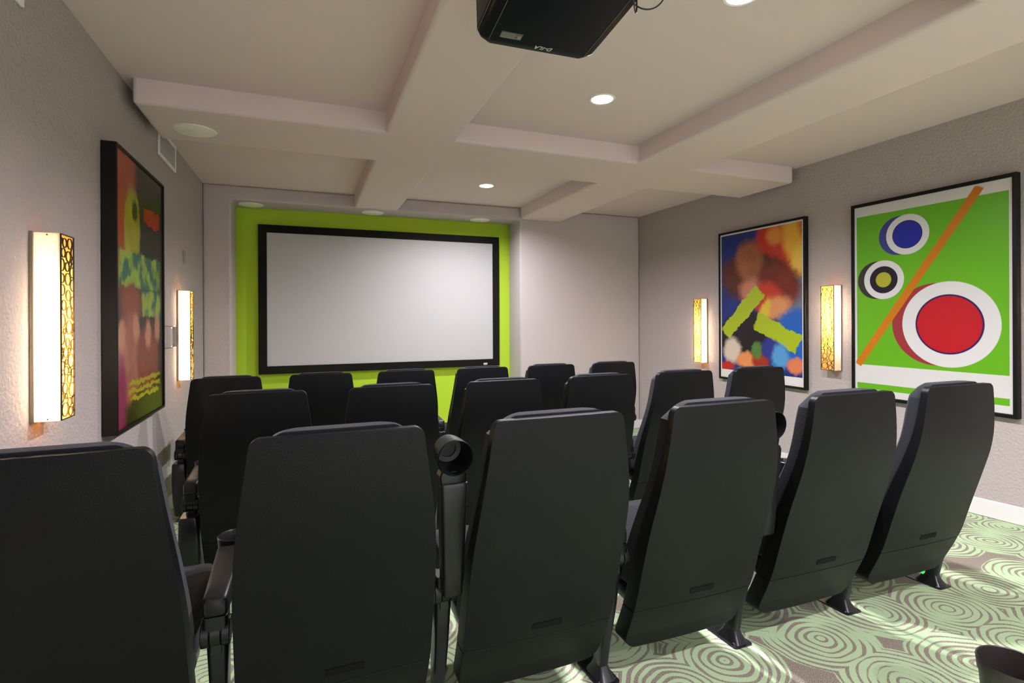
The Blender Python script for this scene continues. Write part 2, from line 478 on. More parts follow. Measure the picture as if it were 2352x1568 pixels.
# ------------------------------------------------------------------ framed posters (plain stand-in artwork)
def poster_material(name, size, build, distort=0.06, rough=0.28, tone=1.0):
    m, nt, b = new_mat(name)
    g = G(nt)
    tc = g.N.new('ShaderNodeTexCoord')
    mp = g.N.new('ShaderNodeMapping'); mp.vector_type = 'POINT'
    mp.inputs['Rotation'].default_value = (-PI / 2, 0, 0)
    g.put(mp.inputs['Vector'], tc.outputs['Object'])
    p = g.vmath('MULTIPLY', mp.outputs[0], (PW / size[0], PH / size[1], 0)).outputs[0]
    nz = g.noise(p, 9.0, 5).outputs['Color']
    off = g.vmath('SCALE', g.vmath('SUBTRACT', nz, (0.5, 0.5, 0.5)).outputs[0]); off.inputs[3].default_value = distort * 2
    nz2 = g.noise(p, 34.0, 3).outputs['Color']
    off2 = g.vmath('SCALE', g.vmath('SUBTRACT', nz2, (0.5, 0.5, 0.5)).outputs[0]); off2.inputs[3].default_value = distort * 1.3
    off = g.vmath('ADD', off.outputs[0], off2.outputs[0])
    q = g.vmath('MULTIPLY', g.vmath('ADD', p, off.outputs[0]).outputs[0], (1, 1, 0)).outputs[0]
    c = build(g, p, q)
    sc_ = g.vmath('SCALE', c); sc_.inputs[3].default_value = tone
    g.put(b.inputs['Base Color'], sc_.outputs[0])
    b.inputs['Roughness'].default_value = rough
    b.inputs['Specular IOR Level'].default_value = 0.3
    return m
def srgb(r, g_, b_):
    f = lambda v: (v / 255 / 12.92) if v <= 10 else ((v / 255 + 0.055) / 1.055) ** 2.4
    return (f(r), f(g_), f(b_))
PW, PH = 0.485, 0.715         # half size of the artwork, metres

def art_discs(g, p, q):
    c = g.mix(g.box(p, 0, 0.078, 0.468, 0.562, 0, 0.003), srgb(235, 232, 230), srgb(112, 190, 40))
    c = g.mix(g.box(p, 0, -0.645, 0.468, 0.022, 0, 0.003), c, srgb(112, 190, 40))
    for x, y, r, off, sh, inner in ((-0.107, 0.46, 0.142, 0.055, srgb(70, 75, 150), srgb(40, 50, 170)), (-0.27, 0.15, 0.142, 0.05, srgb(60, 60, 55), srgb(45, 38, 45)), (0.145, -0.175, 0.285, 0.075, srgb(165, 60, 65), srgb(200, 32, 45))):
        c = g.mix(g.ellipse(p, x - off, y + 0.0, r * 0.98, r * 0.98, 0, 0.01), c, sh)
        c = g.mix(g.ellipse(p, x, y, r, r, 0, 0.008), c, srgb(238, 236, 236))
        c = g.mix(g.ellipse(p, x, y, r * 0.70, r * 0.70, 0, 0.012), c, srgb(50, 28, 90))
        c = g.mix(g.ellipse(p, x, y, r * 0.66, r * 0.66, 0, 0.02), c, inner)
    c = g.mix(g.ellipse(p, -0.27, 0.15, 0.055, 0.055, 0, 0.05), c, srgb(190, 190, 60))
    c = g.mix(g.box(p, -0.07, 0.105, 0.71, 0.026, 56.5, 0.01), c, srgb(215, 130, 30))
    return g.mix(g.math('SUBTRACT', 1.0, g.box(p, 0, 0, 0.476, 0.704, 0, 0.002)), c, srgb(236, 234, 232))
def art_blaze(g, p, q):
    nz = g.noise(p, 7.0, 6).outputs['Fac']
    c = g.mix(nz, srgb(18, 28, 90), srgb(30, 60, 150))
    E = lambda *a: g.ellipse(q, *a)
    c = g.mix(E(0.42, 0.02, 0.20, 0.45, 0, 0.25), c, srgb(120, 135, 150))
    c = g.mix(E(0.30, 0.52, 0.36, 0.30, 0, 0.15), c, srgb(205, 55, 35))
    c = g.mix(E(0.38, 0.55, 0.10, 0.24, 15, 0.5), c, srgb(240, 180, 60))
    c = g.mix(E(0.18, 0.62, 0.08, 0.08, 15, 0.5), c, srgb(235, 150, 70))
    c = g.mix(E(0.44, 0.38, 0.07, 0.14, -15, 0.5), c, srgb(245, 200, 80))
    c = g.mix(E(-0.05, 0.26, 0.44, 0.24, -8, 0.2), c, g.mix(nz, srgb(50, 18, 18), srgb(120, 55, 30)))
    c = g.mix(E(0.22, 0.17, 0.26, 0.18, -20, 0.3), c, g.mix(nz, srgb(80, 25, 22), srgb(150, 60, 38)))
    c = g.mix(E(-0.12, 0.42, 0.16, 0.19, 10, 0.3), c, g.mix(nz, srgb(110, 55, 30), srgb(200, 120, 70)))
    c = g.mix(E(-0.10, 0.14, 0.12, 0.11, 0, 0.5), c, srgb(205, 130, 105))
    c = g.mix(E(0.10, 0.05, 0.16, 0.16, 0, 0.3), c, srgb(200, 60, 40))
    c = g.mix(E(-0.12, -0.30, 0.40, 0.24, 0, 0.12), c, srgb(34, 24, 32))
    c = g.mix(E(0.40, -0.28, 0.20, 0.24, 0, 0.2), c, srgb(40, 100, 190))
    c = g.mix(E(0.20, -0.03, 0.16, 0.09, 20, 0.4), c, srgb(225, 150, 100))
    c = g.mix(E(0.08, -0.06, 0.05, 0.12, -20, 0.4), c, srgb(225, 190, 60))
    c = g.mix(g.box(q, -0.20, -0.07, 0.30, 0.075, 43, 0.04), c, srgb(175, 195, 35))
    c = g.mix(g.box(q, 0.20, -0.25, 0.26, 0.085, -24, 0.04), c, srgb(175, 195, 35))
    for x, y, rx, ry, cc in ((-0.33, -0.44, 0.11, 0.12, (225, 205, 185)), (-0.14, -0.53, 0.13, 0.08, (235, 150, 90)), (0.02, -0.52, 0.10, 0.09, (165, 50, 40)), (0.13, -0.40, 0.10, 0.09, (50, 55, 140)), (0.24, -0.47, 0.09, 0.11, (90, 160, 215)), (-0.02, -0.42, 0.06, 0.08, (90, 130, 60)), (0.40, -0.54, 0.09, 0.07, (225, 130, 90)), (-0.40, -0.60, 0.10, 0.05, (190, 40, 35))):
        c = g.mix(E(x, y, rx, ry, 0, 0.3), c, srgb(*cc))
    low = g.box(p, 0, -0.68, 0.6, 0.045, 0, 0.02)
    c = g.mix(low, c, srgb(230, 225, 222))
    return g.mix(g.math('SUBTRACT', 1.0, g.box(p, 0, 0, 0.470, 0.700, 0, 0.002)), c, srgb(230, 226, 224))
def art_dusk(g, p, q):
    nz = g.noise(p, 8.0, 6).outputs['Fac']
    c = g.mix(nz, srgb(26, 16, 12), srgb(52, 28, 20))
    E = lambda *a: g.ellipse(q, *a)
    c = g.mix(E(-0.36, 0.45, 0.24, 0.42, 0, 0.25), c, g.mix(nz, srgb(120, 30, 15), srgb(225, 95, 40)))
    c = g.mix(E(-0.20, 0.34, 0.15, 0.23, 0, 0.15), c, g.mix(nz, srgb(120, 140, 20), srgb(215, 195, 35)))
    c = g.mix(E(-0.15, 0.45, 0.05, 0.06, 30, 0.4), c, srgb(60, 65, 20))
    c = g.mix(g.box(q, 0.22, 0.46, 0.19, 0.05, 0, 0.08), c, srgb(190, 35, 20))
    c = g.mix(g.box(q, -0.02, 0.12, 0.42, 0.095, 0, 0.10), c, g.mix(g.ramp(nz, 0.42, 0.58), srgb(50, 115, 85), srgb(165, 195, 60)))
    c = g.mix(g.box(q, 0.20, -0.06, 0.22, 0.075, 0, 0.12), c, g.mix(g.ramp(nz, 0.42, 0.58), srgb(55, 120, 95), srgb(165, 190, 60)))
    c = g.mix(E(-0.22, -0.06, 0.20, 0.10, 0, 0.4), c, srgb(150, 70, 45))
    c = g.mix(E(-0.26, -0.36, 0.24, 0.24, 0, 0.2), c, g.mix(nz, srgb(110, 40, 35), srgb(215, 130, 105)))
    c = g.mix(E(0.12, -0.38, 0.24, 0.20, 0, 0.25), c, g.mix(nz, srgb(95, 30, 25), srgb(175, 75, 60)))
    for x, y in ((-0.40, -0.24), (-0.14, -0.20), (0.12, -0.24), (0.34, -0.20)):
        c = g.mix(E(x, y, 0.065, 0.085, 0, 0.35), c, srgb(205, 140, 110))
    c = g.mix(E(-0.42, -0.55, 0.10, 0.20, 0, 0.4), c, srgb(150, 40, 90))
    for y, wd in ((-0.50, 0.33), (-0.545, 0.33), (-0.59, 0.30)):
        c = g.mix(g.box(q, 0.06, y, wd, 0.013, 0, 0.1), c, srgb(180, 165, 45))
    return c
def make_poster(name, loc, rotz, label, mat, w, h, depth, bw):
    """origin on the wall, local -y towards the room"""
    t = thing(name, label, 'poster', loc, rotz, 'framed posters on the side walls')
    finish('picture_frame', frame_mesh(w, h, bw, -depth, -0.0015), M['frame'], t, bevel=(0.004, 2), smooth=False)
    bm = bmesh.new(); add_box(bm, -w + bw + 0.0005, w - bw - 0.0005, -depth + 0.009, -0.004, -h + bw + 0.0005, h - bw - 0.0005)
    o = finish('artwork', bm, mat, t, smooth=False)
    return t
P1 = poster_material('art_of_discs', (0.511, 0.748), art_discs, 0.0, tone=0.70)
P2 = poster_material('art_of_blaze', (0.506, 0.754), art_blaze, 0.035, tone=0.82)
P3 = poster_material('art_of_dusk', (0.458, 0.729), art_dusk, 0.035, tone=0.72)
# right wall: local -y must point to -X, so rotate by -90 deg; local +x then runs towards the camera
k = 0.99
make_poster('framed_poster', (XR, (1.922 + 3.006) / 2 * k, (0.914 - 0.648) / 2 * k + CZ), -PI / 2,
            'black framed poster of white-rimmed discs and an orange bar on green', P1, 0.537, 0.774, 0.045, 0.026)
make_poster('framed_poster', (XR, (3.433 + 4.499) / 2 * k, (0.913 - 0.654) / 2 * k + CZ), -PI / 2,
            'black framed poster of blazing blue, red and brown patches between the right sconces', P2, 0.528, 0.776, 0.045, 0.022)
make_poster('framed_poster', (XL, (3.147 + 4.095) / 2 + 0.05, (0.907 - 0.583) / 2 + CZ), PI / 2,
            'deep black framed poster of dark red and yellow patches on the left wall', P3, 0.474, 0.745, 0.070, 0.016)

# ------------------------------------------------------------------ wall sconces
random.seed(7)
SH, SW, SD = 0.355, 0.060, 0.098         # half height, half width, projection
def ring_pack(w, h):
    out = []
    tries = 0
    while tries < 14000:
        tries += 1
        r = random.choice((0.028, 0.025, 0.022, 0.019)) if tries < 4000 else random.choice((0.018, 0.015, 0.012))
        x, y = random.uniform(-w, w), random.uniform(-h + r * 0.8, h - r * 0.8)
        if all((x - a) ** 2 + (y - b2) ** 2 >= (r + c - 0.001) ** 2 for a, b2, c in out): out.append((x, y, r))
    return out
def sconce_parts(t, tubes):
    # local: wall at y = 0, room towards -y, x along the wall
    bm = bmesh.new(); add_box(bm, -SW - 0.002, SW + 0.002, -0.014, 0.0, -SH - 0.004, SH + 0.004)
    finish('back_plate', bm, M['bracket'], t, bevel=(0.002, 2), smooth=False)
    for s in (-1, 1):
        bm = bmesh.new(); add_box(bm, min(s * (SW - 0.004), s * SW), max(s * (SW - 0.004), s * SW), -SD + 0.006, -0.0145, -SH, SH)
        sp_ = finish('side_panel', bm, M['acrylic'], t, smooth=False); sp_['label'] = 'glowing white acrylic side'
        for z in (-SH + 0.008, SH - 0.008):
            bm = bmesh.new()
            add_tube(bm, (s * SW, -0.055, z), (s * (SW + 0.002), -0.055, z), 0.003, 0.003, 10)
            finish('screw', bm, M['screw'], sp_)
    bm = bmesh.new(); add_box(bm, -SW + 0.0045, SW - 0.0045, -SD + 0.0055, -SD + 0.0095, -SH, SH)
    fp = finish('front_panel', bm, M['amber'], t, smooth=False); fp['label'] = 'glowing amber acrylic front'
    for s in (-1, 1):
        bm = bmesh.new(); add_box(bm, -SW + 0.0045, SW - 0.0045, -SD + 0.010, -0.0145, min(s * SH, s * (SH - 0.003)), max(s * SH, s * (SH - 0.003)))
        finish('end_cap', bm, M['amber_dense'], t, smooth=False)
    bm = bmesh.new()
    yb, yf = -SD + 0.0045, -SD
    e = 0.004
    for x0, x1, z0, z1 in ((-SW, -SW + e, -SH, SH), (SW - e, SW, -SH, SH), (-SW + e, SW - e, -SH, -SH + e), (-SW + e, SW - e, SH - e, SH)):
        add_box(bm, x0, x1, yf, yb, z0, z1)
    n = 18
    lx, lz = SW - 0.001, SH - 0.001
    for x, z, r in rings:
        loops = []
        for rr, yy in ((r, yb), (r, yf), (r - 0.0024, yf), (r - 0.0024, yb)):
            loops.append([bm.verts.new((max(-lx, min(lx, x + rr * math.cos(2 * PI * i / n))), yy, max(-lz, min(lz, z + rr * math.sin(2 * PI * i / n))))) for i in range(n)])
        loops.append(loops[0])
        for a, b2 in zip(loops, loops[1:]):
            for i in range(n): bm.faces.new((a[i], a[(i + 1) % n], b2[(i + 1) % n], b2[i]))
    ft = finish('fretwork', bm, M['bronze'], t, smooth=False); ft['label'] = 'dark metal fretwork of rings'
    for z0, z1 in tubes:
        bm = bmesh.new(); add_tube(bm, (0, -0.05, z0), (0, -0.05, z1), 0.012, 0.012, 10)
        tb = finish('lamp_tube', bm, M['tube'], t); tb['label'] = 'lit tube inside'
rings = ring_pack(SW - 0.004, SH - 0.004)
def make_sconce(loc, rotz, label, tubes):
    t = thing('wall_sconce', label, 'wall lamp', loc, rotz, 'ring pattern wall sconces')
    sconce_parts(t, tubes)
    return t
make_sconce((XL, 2.530, -0.023 + CZ), PI / 2, 'lit box sconce left of the deep framed poster, at the left edge', [(-0.30, -0.13), (-0.09, 0.10)])
make_sconce((XL, 4.890, -0.121 + CZ), PI / 2, 'lit box sconce on the left wall beside the clear plastic cover', [(0.16, 0.30), (-0.31, -0.15)])
make_sconce((XR, 3.147, -0.088 + CZ), -PI / 2, 'lit box sconce between the two framed posters on the right wall', [(-0.02, 0.24)])
make_sconce((XR, 4.727, -0.141 + CZ), -PI / 2, 'lit box sconce farthest along the right wall, beyond the blazing poster', [(-0.30, -0.15), (-0.05, 0.12)])
make_sconce((XR, 1.540, -0.050 + CZ), -PI / 2, 'lit box sconce on the right wall nearer than the disc poster', [(-0.02, 0.24)])

# ------------------------------------------------------------------ vents and small wall fittings
def make_vent(loc, w, h, label):
    t = thing('air_vent', label, 'vent', loc, PI / 2, 'white wall air vents')
    finish('vent_frame', frame_mesh(w, h, 0.022, -0.014, -0.001), M['white'], t, bevel=(0.003, 2), smooth=False)
    bm = bmesh.new(); add_box(bm, -w + 0.0225, w - 0.0225, -0.003, -0.001, -h + 0.0225, h - 0.0225)
    finish('duct_backing', bm, M['plate'], t, smooth=False)
    n = 15
    bm = bmesh.new()
    for i in range(n):
        x = -w + 0.03 + (2 * w - 0.06) * i / (n - 1)
        add_loft(bm, [[(x - 0.003, -0.004, z), (x - 0.0015, -0.004, z), (x + 0.003, -0.0105, z), (x + 0.0015, -0.0105, z)] for z in (-h + 0.023, h - 0.023)])
    finish('louvres', bm, M['slat'], t, smooth=False)
    return t
v1 = make_vent((XL, 4.528, 1.255 + CZ), 0.25, 0.102, 'white louvred air vent high on the left wall above the deep framed poster')
dup(v1, (XL, 2.165, 1.238 + CZ), PI / 2, 'white louvred air vent high on the left wall, cut off at the top left corner')
bm = bmesh.new()
add_loft(bm, [[(a, y, b2) for a, b2 in rrect(0.045 + dx, 0.055 + dx, 0.008)] for y, dx in ((-0.0005, 0), (-0.006, 0), (-0.009, -0.004))])
o = finish('cover_plate', bm, M['plate'], loc=(XL, 5.105, 0.53 + CZ)); o.rotation_euler = (0, 0, PI / 2)
tag(o, 'small grey cover plate on the left wall above the far left sconce', 'wall plate')
t = thing('thermostat_cover', 'clear plastic guard box on the left wall between poster and sconce', 'wall fitting', (XL, 4.365, -0.118 + CZ), PI / 2)
bm = bmesh.new()
lo = [[(a, y, b2) for a, b2 in rrect(0.066 + dx, 0.082 + dx, 0.012)] for y, dx in ((-0.001, 0), (-0.074, -0.004), (-0.080, -0.010))]
li = [[(a, y, b2) for a, b2 in rrect(0.062 + dx, 0.078 + dx, 0.010)] for y, dx in ((-0.076, -0.010), (-0.072, -0.005), (-0.001, 0))]
add_loft(bm, lo + li, caps=False)
bm.verts.ensure_lookup_table()
nn = len(lo[0])
bm.faces.new(bm.verts[2 * nn:3 * nn])
# open the inner loop cap separately so the box has real wall thickness
for f in [f for f in bm.faces if all(v.index in range(2 * nn, 3 * nn) for v in f.verts)]: pass
finish('clear_guard', bm, M['clear'], t)
bm = bmesh.new(); add_loft(bm, [[(a, y, b2) for a, b2 in rrect(0.035, 0.05, 0.006)] for y in (-0.0012, -0.024)])
finish('thermostat', bm, M['white'], t, bevel=(0.003, 2))

# ------------------------------------------------------------------ projector
t = thing('ceiling_projector', 'black ceiling-hung projector cut off by the top edge of the photo', 'projector', (0.757, 1.705, 0.945 + CZ))
t.rotation_euler = (math.radians(-5.0), 0, math.radians(-2.0))
# local: x right, -y back towards the camera, z up from its underside (the unit hangs upside down)
bm = bmesh.new()
PD = 0.47
def sect(y, k, dz=0.0):
    hw = 0.222 * k
    return [(x * k, y, z + dz) for x, z in ((-0.180, 0.0), (0.180, 0.0), (0.212, 0.012), (0.222, 0.030), (0.222, 0.150), (0.20, 0.172), (-0.20, 0.172), (-0.222, 0.150), (-0.222, 0.030), (-0.212, 0.012))]
add_loft(bm, [sect(-PD, 0.94), sect(-PD + 0.03, 1.0), sect(-0.035, 1.0), sect(-0.004, 0.985), sect(0.012, 0.93, 0.004)])
for f in bm.faces:                                                     # bow the front a little
    pass
for v in bm.verts:
    if v.co.y > -0.01: v.co.y += 0.022 * (1 - (v.co.x / 0.22) ** 2) - 0.022
body = finish('body', bm, M['projector'], t, bevel=(0.004, 2), sharp=25)
for s in (-1, 1):
    for x, z in ((0.180, -0.0003), (0.2195, 0.0235)):
        bm = bmesh.new()
        add_path_tube(bm, [(s * x, -PD + 0.03, z), (s * x, -0.03, z)], 0.0011, 6)
        finish('trim_line', bm, M['bracket'], t, smooth=False)
bm = bmesh.new(); add_tube(bm, (0, 0.014, 0.085), (0, 0.03, 0.085), 0.055, 0.052, 28)
finish('lens_barrel', bm, M['plastic'], t)
# the lettering on the underside faces down and reads from the screen side
cu = bpy.data.curves.new('lettering', 'FONT'); cu.body = 'D-ILA'; cu.size = 0.024; cu.extrude = 0.0004; cu.align_x = 'CENTER'; cu.align_y = 'CENTER'; cu.shear = 0.28; cu.space_character = 1.12; cu.offset = 0.0005
tmp = bpy.data.objects.new('tmp_text', cu); col.objects.link(tmp)
bpy.context.view_layer.update()
me = bpy.data.meshes.new_from_object(tmp.evaluated_get(bpy.context.evaluated_depsgraph_get()))
me.name = 'lettering'
bpy.data.objects.remove(tmp)
me.materials.clear(); me.materials.append(M['print'])
lt = bpy.data.objects.new('lettering', me); col.objects.link(lt); lt.parent = t
lt.location = (0.020, -0.032, -0.0006)
lt.rotation_euler = (PI, 0, PI)     # face down
lt['label'] = 'silver D-ILA lettering'
bm = bmesh.new(); add_box(bm, -0.150, -0.075, -0.085, -0.052, -0.0008, 0.0)
lb = finish('rating_label', bm, M['label'], t, smooth=False); lb['label'] = 'small grey rating label'
bm = bmesh.new()
for i in range(4):
    add_box(bm, -0.147, -0.095 - 0.004 * (i % 2), -0.0575 - 0.007 * i, -0.0545 - 0.007 * i, -0.0011, -0.0009)
add_box(bm, -0.090, -0.078, -0.074, -0.056, -0.0011, -0.0009)
finish('label_print', bm, M['label_print'], lb, smooth=False)
bm = bmesh.new(); add_lathe(bm, [(0, -0.002), (0.0025, -0.0015), (0.003, 0.001), (0, 0.001)], 10, center=(-0.148, -0.012, 0.0045))
finish('indicator_light', bm, M['led'], t)
bm = bmesh.new(); add_tube(bm, (0, -0.235, 0.171), (0, -0.235 + 0.02, 0.29), 0.022, 0.022, 20); add_box(bm, -0.10, 0.10, -0.33, -0.14, 0.1725, 0.186)
finish('mount_bracket', bm, M['steel'], t)
# cable loops at the rear right
def cable_loop(name, cx, cy, cz, rx, rz, a0, a1, label, tilt=0.0):
    bm = bmesh.new()
    pts = []
    for i in range(29):
        a = math.radians(a0 + (a1 - a0) * i / 28)
        pts.append((cx + rx * math.cos(a), cy + tilt * math.cos(a), cz + rz * math.sin(a)))
    add_path_tube(bm, pts, 0.0023, 8)
    return finish(name, bm, M['cable'], t)
cable_loop('cable', 0.150, -0.405, -0.017, 0.020, 0.075, -185, 60, '', 0.02)
cable_loop('cable', 0.193, -0.405, -0.001, 0.055, 0.073, -200, 20, '', -0.02)

# ------------------------------------------------------------------ theatre seats
ZL = [0.12, 0.30, 0.45, 0.60, 0.75, 0.88, 1.017]
YL_ = [0.240, 0.154, 0.113, 0.068, 0.020, 0.003, 0.0]
HL = [0.252, 0.257, 0.256, 0.255, 0.245, 0.227, 0.2075]
def back_y(z): return smooth_interp(z, ZL, YL_, 0.06)
def back_h(z): return smooth_interp(z, ZL, HL, 0.05)
def corner(h, z, zlo, zhi, rlo, rhi):
    if rhi and zhi - z < rhi: d = zhi - z; return h - rhi + math.sqrt(max(0, rhi * rhi - (rhi - d) ** 2))
    if rlo and z - zlo < rlo: d = z - zlo; return h - rlo + math.sqrt(max(0, rlo * rlo - (rlo - d) ** 2))
    return h
def zlevels(z0, z1, rlo, rhi, n=18):
    zs = []
    if rlo: zs += [z0 + rlo * (1 - math.cos(PI / 2 * i / 5)) for i in range(5)]
    a, b2 = z0 + rlo, z1 - rhi
    zs += [a + (b2 - a) * i / n for i in range(n + 1)]
    if rhi: zs += [z1 - rhi * (1 - math.cos(PI / 2 * i / 5)) for i in range(4, -1, -1)]
    return zs
US = [-1, -0.94, -0.8, -0.6, -0.4, -0.2, 0, 0.2, 0.4, 0.6, 0.8, 0.94, 1]
def slab(z0, z1, rlo, rhi, hfun, yrear, yfront, bev):
    """closed slab between a rear and a front surface, outline hfun(z)"""
    bm = bmesh.new()
    zs = zlevels(z0, z1, rlo, rhi)
    R, F = [], []
    for z in zs:
        h = corner(hfun(z), z, z0, z1, rlo, rhi)
        R.append([bm.verts.new((u * h, yrear(z, u), z)) for u in US])
        F.append([bm.verts.new((u * h, yfront(z, u), z)) for u in US])
    n = len(US)
    for S in (R, F):
        for a, b2 in zip(S, S[1:]):
            for i in range(n - 1): bm.faces.new((a[i], a[i + 1], b2[i + 1], b2[i]))
    for k_ in range(len(zs) - 1):
        for i in (0, n - 1): bm.faces.new((R[k_][i], R[k_ + 1][i], F[k_ + 1][i], F[k_][i]))
    for k_ in (0, len(zs) - 1):
        for i in range(n - 1): bm.faces.new((R[k_][i], R[k_][i + 1], F[k_][i + 1], F[k_][i]))
    return bm
def depth(z): return interp(z, [0.12, 0.45, 0.65, 0.85, 1.017], [0.075, 0.065, 0.05, 0.034, 0.026])
ZSEAM = 0.292
def arm_mesh():
    """in pivot space: a = +y runs along the arm, n = +z is the top of the pad"""
    bm = bmesh.new()
    secs = []
    for a, hw, top, bot, r in ((-0.030, 0.024, 0.060, 0.020, 0.008), (-0.020, 0.029, 0.069, 0.012, 0.010), (0.05, 0.031, 0.071, 0.010, 0.011), (0.20, 0.037, 0.071, 0.012, 0.011), (0.300, 0.041, 0.071, 0.012, 0.011), (0.312, 0.040, 0.064, 0.014, 0.009)):
        secs.append([(x, a, (top + bot) / 2 + z) for x, z in rrect(hw, (top - bot) / 2, r)])
    add_loft(bm, secs)
    return bm
def cup_mesh():
    bm = bmesh.new()
    secs = []
    for a, hw, top, bot in ((0.300, 0.038, 0.056, 0.014), (0.335, 0.043, 0.056, 0.012), (0.346, 0.036, 0.054, 0.012)):
        secs.append([(x, a, (top + bot) / 2 + z) for x, z in rrect(hw, (top - bot) / 2, 0.008)])
    add_loft(bm, secs)
    add_lathe(bm, [(0.0, -0.030), (0.030, -0.030), (0.042, -0.026), (0.047, 0.0), (0.053, 0.066), (0.0535, 0.070), (0.051, 0.072), (0.0485, 0.068), (0.042, 0.002), (0.040, -0.018), (0.026, -0.020), (0.026, -0.0275), (0.0, -0.0285)], 40, center=(0, 0.392, 0.0))
    return bm
PY, PZ = 0.195, 0.515
def stand_mesh():
    bm = bmesh.new()
    secs = []
    for z, y, hw, hy in ((0.440, 0.235, 0.022, 0.034), (0.430, 0.237, 0.025, 0.037), (0.30, 0.255, 0.022, 0.036), (0.15, 0.285, 0.018, 0.032), (0.05, 0.305, 0.018, 0.030), (0.006, 0.312, 0.022, 0.036)):
        secs.append([(x, y + q, z) for x, q in rrect(hw, hy, 0.010)])
    add_loft(bm, secs)
    add_box(bm, -0.012, 0.012, 0.190, 0.255, 0.42, 0.50)
    return bm
def foot_mesh():
    bm = bmesh.new()
    def fl(y): return SLOPE * (y - 0.30)
    pts = rrect(0.045, 0.115, 0.012)
    lo = [(x, 0.355 + q, fl(0.355 + q) + 0.0005) for x, q in pts]; hi = [(x, 0.355 + q, fl(0.355 + q) + 0.006) for x, q in pts]
    add_loft(bm, [lo, hi])
    # raised boss where the post meets the plate
    secs = []
    for z, s in ((0.004, 1.0), (0.016, 0.86), (0.034, 0.62), (0.050, 0.50)):
        secs.append([(x * s, 0.305 + q * s + (1 - s) * 0.0, z + fl(0.305)) for x, q in rrect(0.036, 0.060, 0.02)])
    add_loft(bm, secs)
    for bx, by in ((-0.030, 0.265), (0.030, 0.265), (-0.030, 0.445), (0.030, 0.445)):
        add_lathe(bm, [(0.0, 0.013), (0.006, 0.012), (0.009, 0.007), (0.009, 0.004), (0.0, 0.004)], 12, center=(bx, by, fl(by)))
    return bm
def hinge_mesh():
    bm = bmesh.new()
    for x0, x1, r in ((-0.034, -0.014, 0.036), (-0.013, 0.013, 0.034), (0.014, 0.034, 0.036)):
        add_tube(bm, (x0, PY, PZ - 0.035), (x1, PY, PZ - 0.035), r, r, 24)
    add_loft(bm, [[(x, PY + q, z) for x, q in rrect(0.029, 0.030, 0.008)] for z in (PZ - 0.030, PZ + 0.016)])
    return bm

SEAT_LABELS_GROUP = 'black theatre seats in three rows'
HALF = 0.305
proto = thing('theater_seat', 'x', 'seat', (0, 0, 0), 0, SEAT_LABELS_GROUP)
rear = lambda z, u: back_y(z) - 0.006 * (1 - u * u)
bm = slab(ZSEAM + 0.0012, 1.017, 0.0, 0.026, back_h, rear, lambda z, u: back_y(z) + depth(z), 0)
finish('back_shell', bm, M['leather'], proto, bevel=(0.0075, 3), sharp=50)
bm = slab(0.122, ZSEAM - 0.0012, 0.055, 0.0, back_h, lambda z, u: rear(z, u) + 0.001, lambda z, u: back_y(z) + depth(z), 0)
lp = finish('lower_panel', bm, M['leather'], proto, bevel=(0.003, 2), sharp=50)
bm = bmesh.new()
sy = rear(0.335, 0)
sl = (back_y(0.36) - back_y(0.31)) / 0.05
add_loft(bm, [[(0.015 + x, rear(0.335, 0) + sl * z + dy, 0.335 + z) for x, z in rrect(0.052, 0.0105, 0.005)] for dy in (-0.0010, 0.003)])
finish('handle_slot', bm, M['leather_dark'], proto)
# fabric cushion on the front of the back
def cush_h(z):
    return min(back_h(z) - 0.004, interp(z, [0.40, 0.95, 0.985, 1.0, 1.024], [0.4, 0.4, 0.193, 0.172, 0.148]))
def cush_front(z, u):
    t_ = interp(z, [0.36, 0.50, 0.62, 0.78, 0.92, 1.0, 1.024], [0.085, 0.100, 0.085, 0.070, 0.080, 0.070, 0.050])
    edge = 1 - 0.45 * max(0, (abs(u) - 0.72) / 0.28) ** 2
    return back_y(z) + depth(z) + t_ * edge
bm = slab(0.36, 1.024, 0.02, 0.018, cush_h, lambda z, u: back_y(z) + depth(z) + 0.001, cush_front, 0)
finish('back_cushion', bm, M['fabric'], proto, bevel=(0.012, 3), sharp=60)
# seat: cushion and moulded underside
bm = bmesh.new()
secs = []
for y, hw, top, bot in ((0.265, 0.215, 0.430, 0.350), (0.280, 0.235, 0.455, 0.335), (0.42, 0.245, 0.462, 0.335), (0.60, 0.245, 0.472, 0.350), (0.690, 0.235, 0.462, 0.375), (0.715, 0.215, 0.440, 0.395)):
    secs.append([(x, y, (top + bot) / 2 + z) for x, z in rrect(hw, (top - bot) / 2, 0.028)])
add_loft(bm, secs)
finish('seat_cushion', bm, M['fabric'], proto, sharp=50)
bm = bmesh.new()
secs = []
for y, hw, top, bot in ((0.24, 0.20, 0.345, 0.285), (0.26, 0.225, 0.334, 0.270), (0.45, 0.225, 0.334, 0.280), (0.66, 0.215, 0.350, 0.325)):
    secs.append([(x, y, (top + bot) / 2 + z) for x, z in rrect(hw, (top - bot) / 2, 0.012)])
add_loft(bm, secs)
bmesh.ops.translate(bm, verts=bm.verts[:], vec=(0, 0, 0.0))
finish('seat_pan', bm, M['plastic'], proto, sharp=50)
def side_set(root, sx, arm='down', dx=0.0):
    st = finish('stand', stand_mesh(), M['steel'], root, loc=(sx, 0, 0), sharp=40)
    finish('foot_plate', foot_mesh(), M['steel'], st, sharp=30)
    finish('arm_hinge', hinge_mesh(), M['plastic'], st, sharp=40, bevel=(0.002, 2))
    am = finish('armrest', arm_mesh(), M['armpad'], root, loc=(sx + dx, PY, PZ), sharp=50)
    finish('cup_holder', cup_mesh(), M['plastic'], am, sharp=40)
    if arm == 'up': am.rotation_euler = (math.radians(90 - 1), 0, 0)
    return am
side_set(proto, -HALF)
bm = bmesh.new()
secs = []
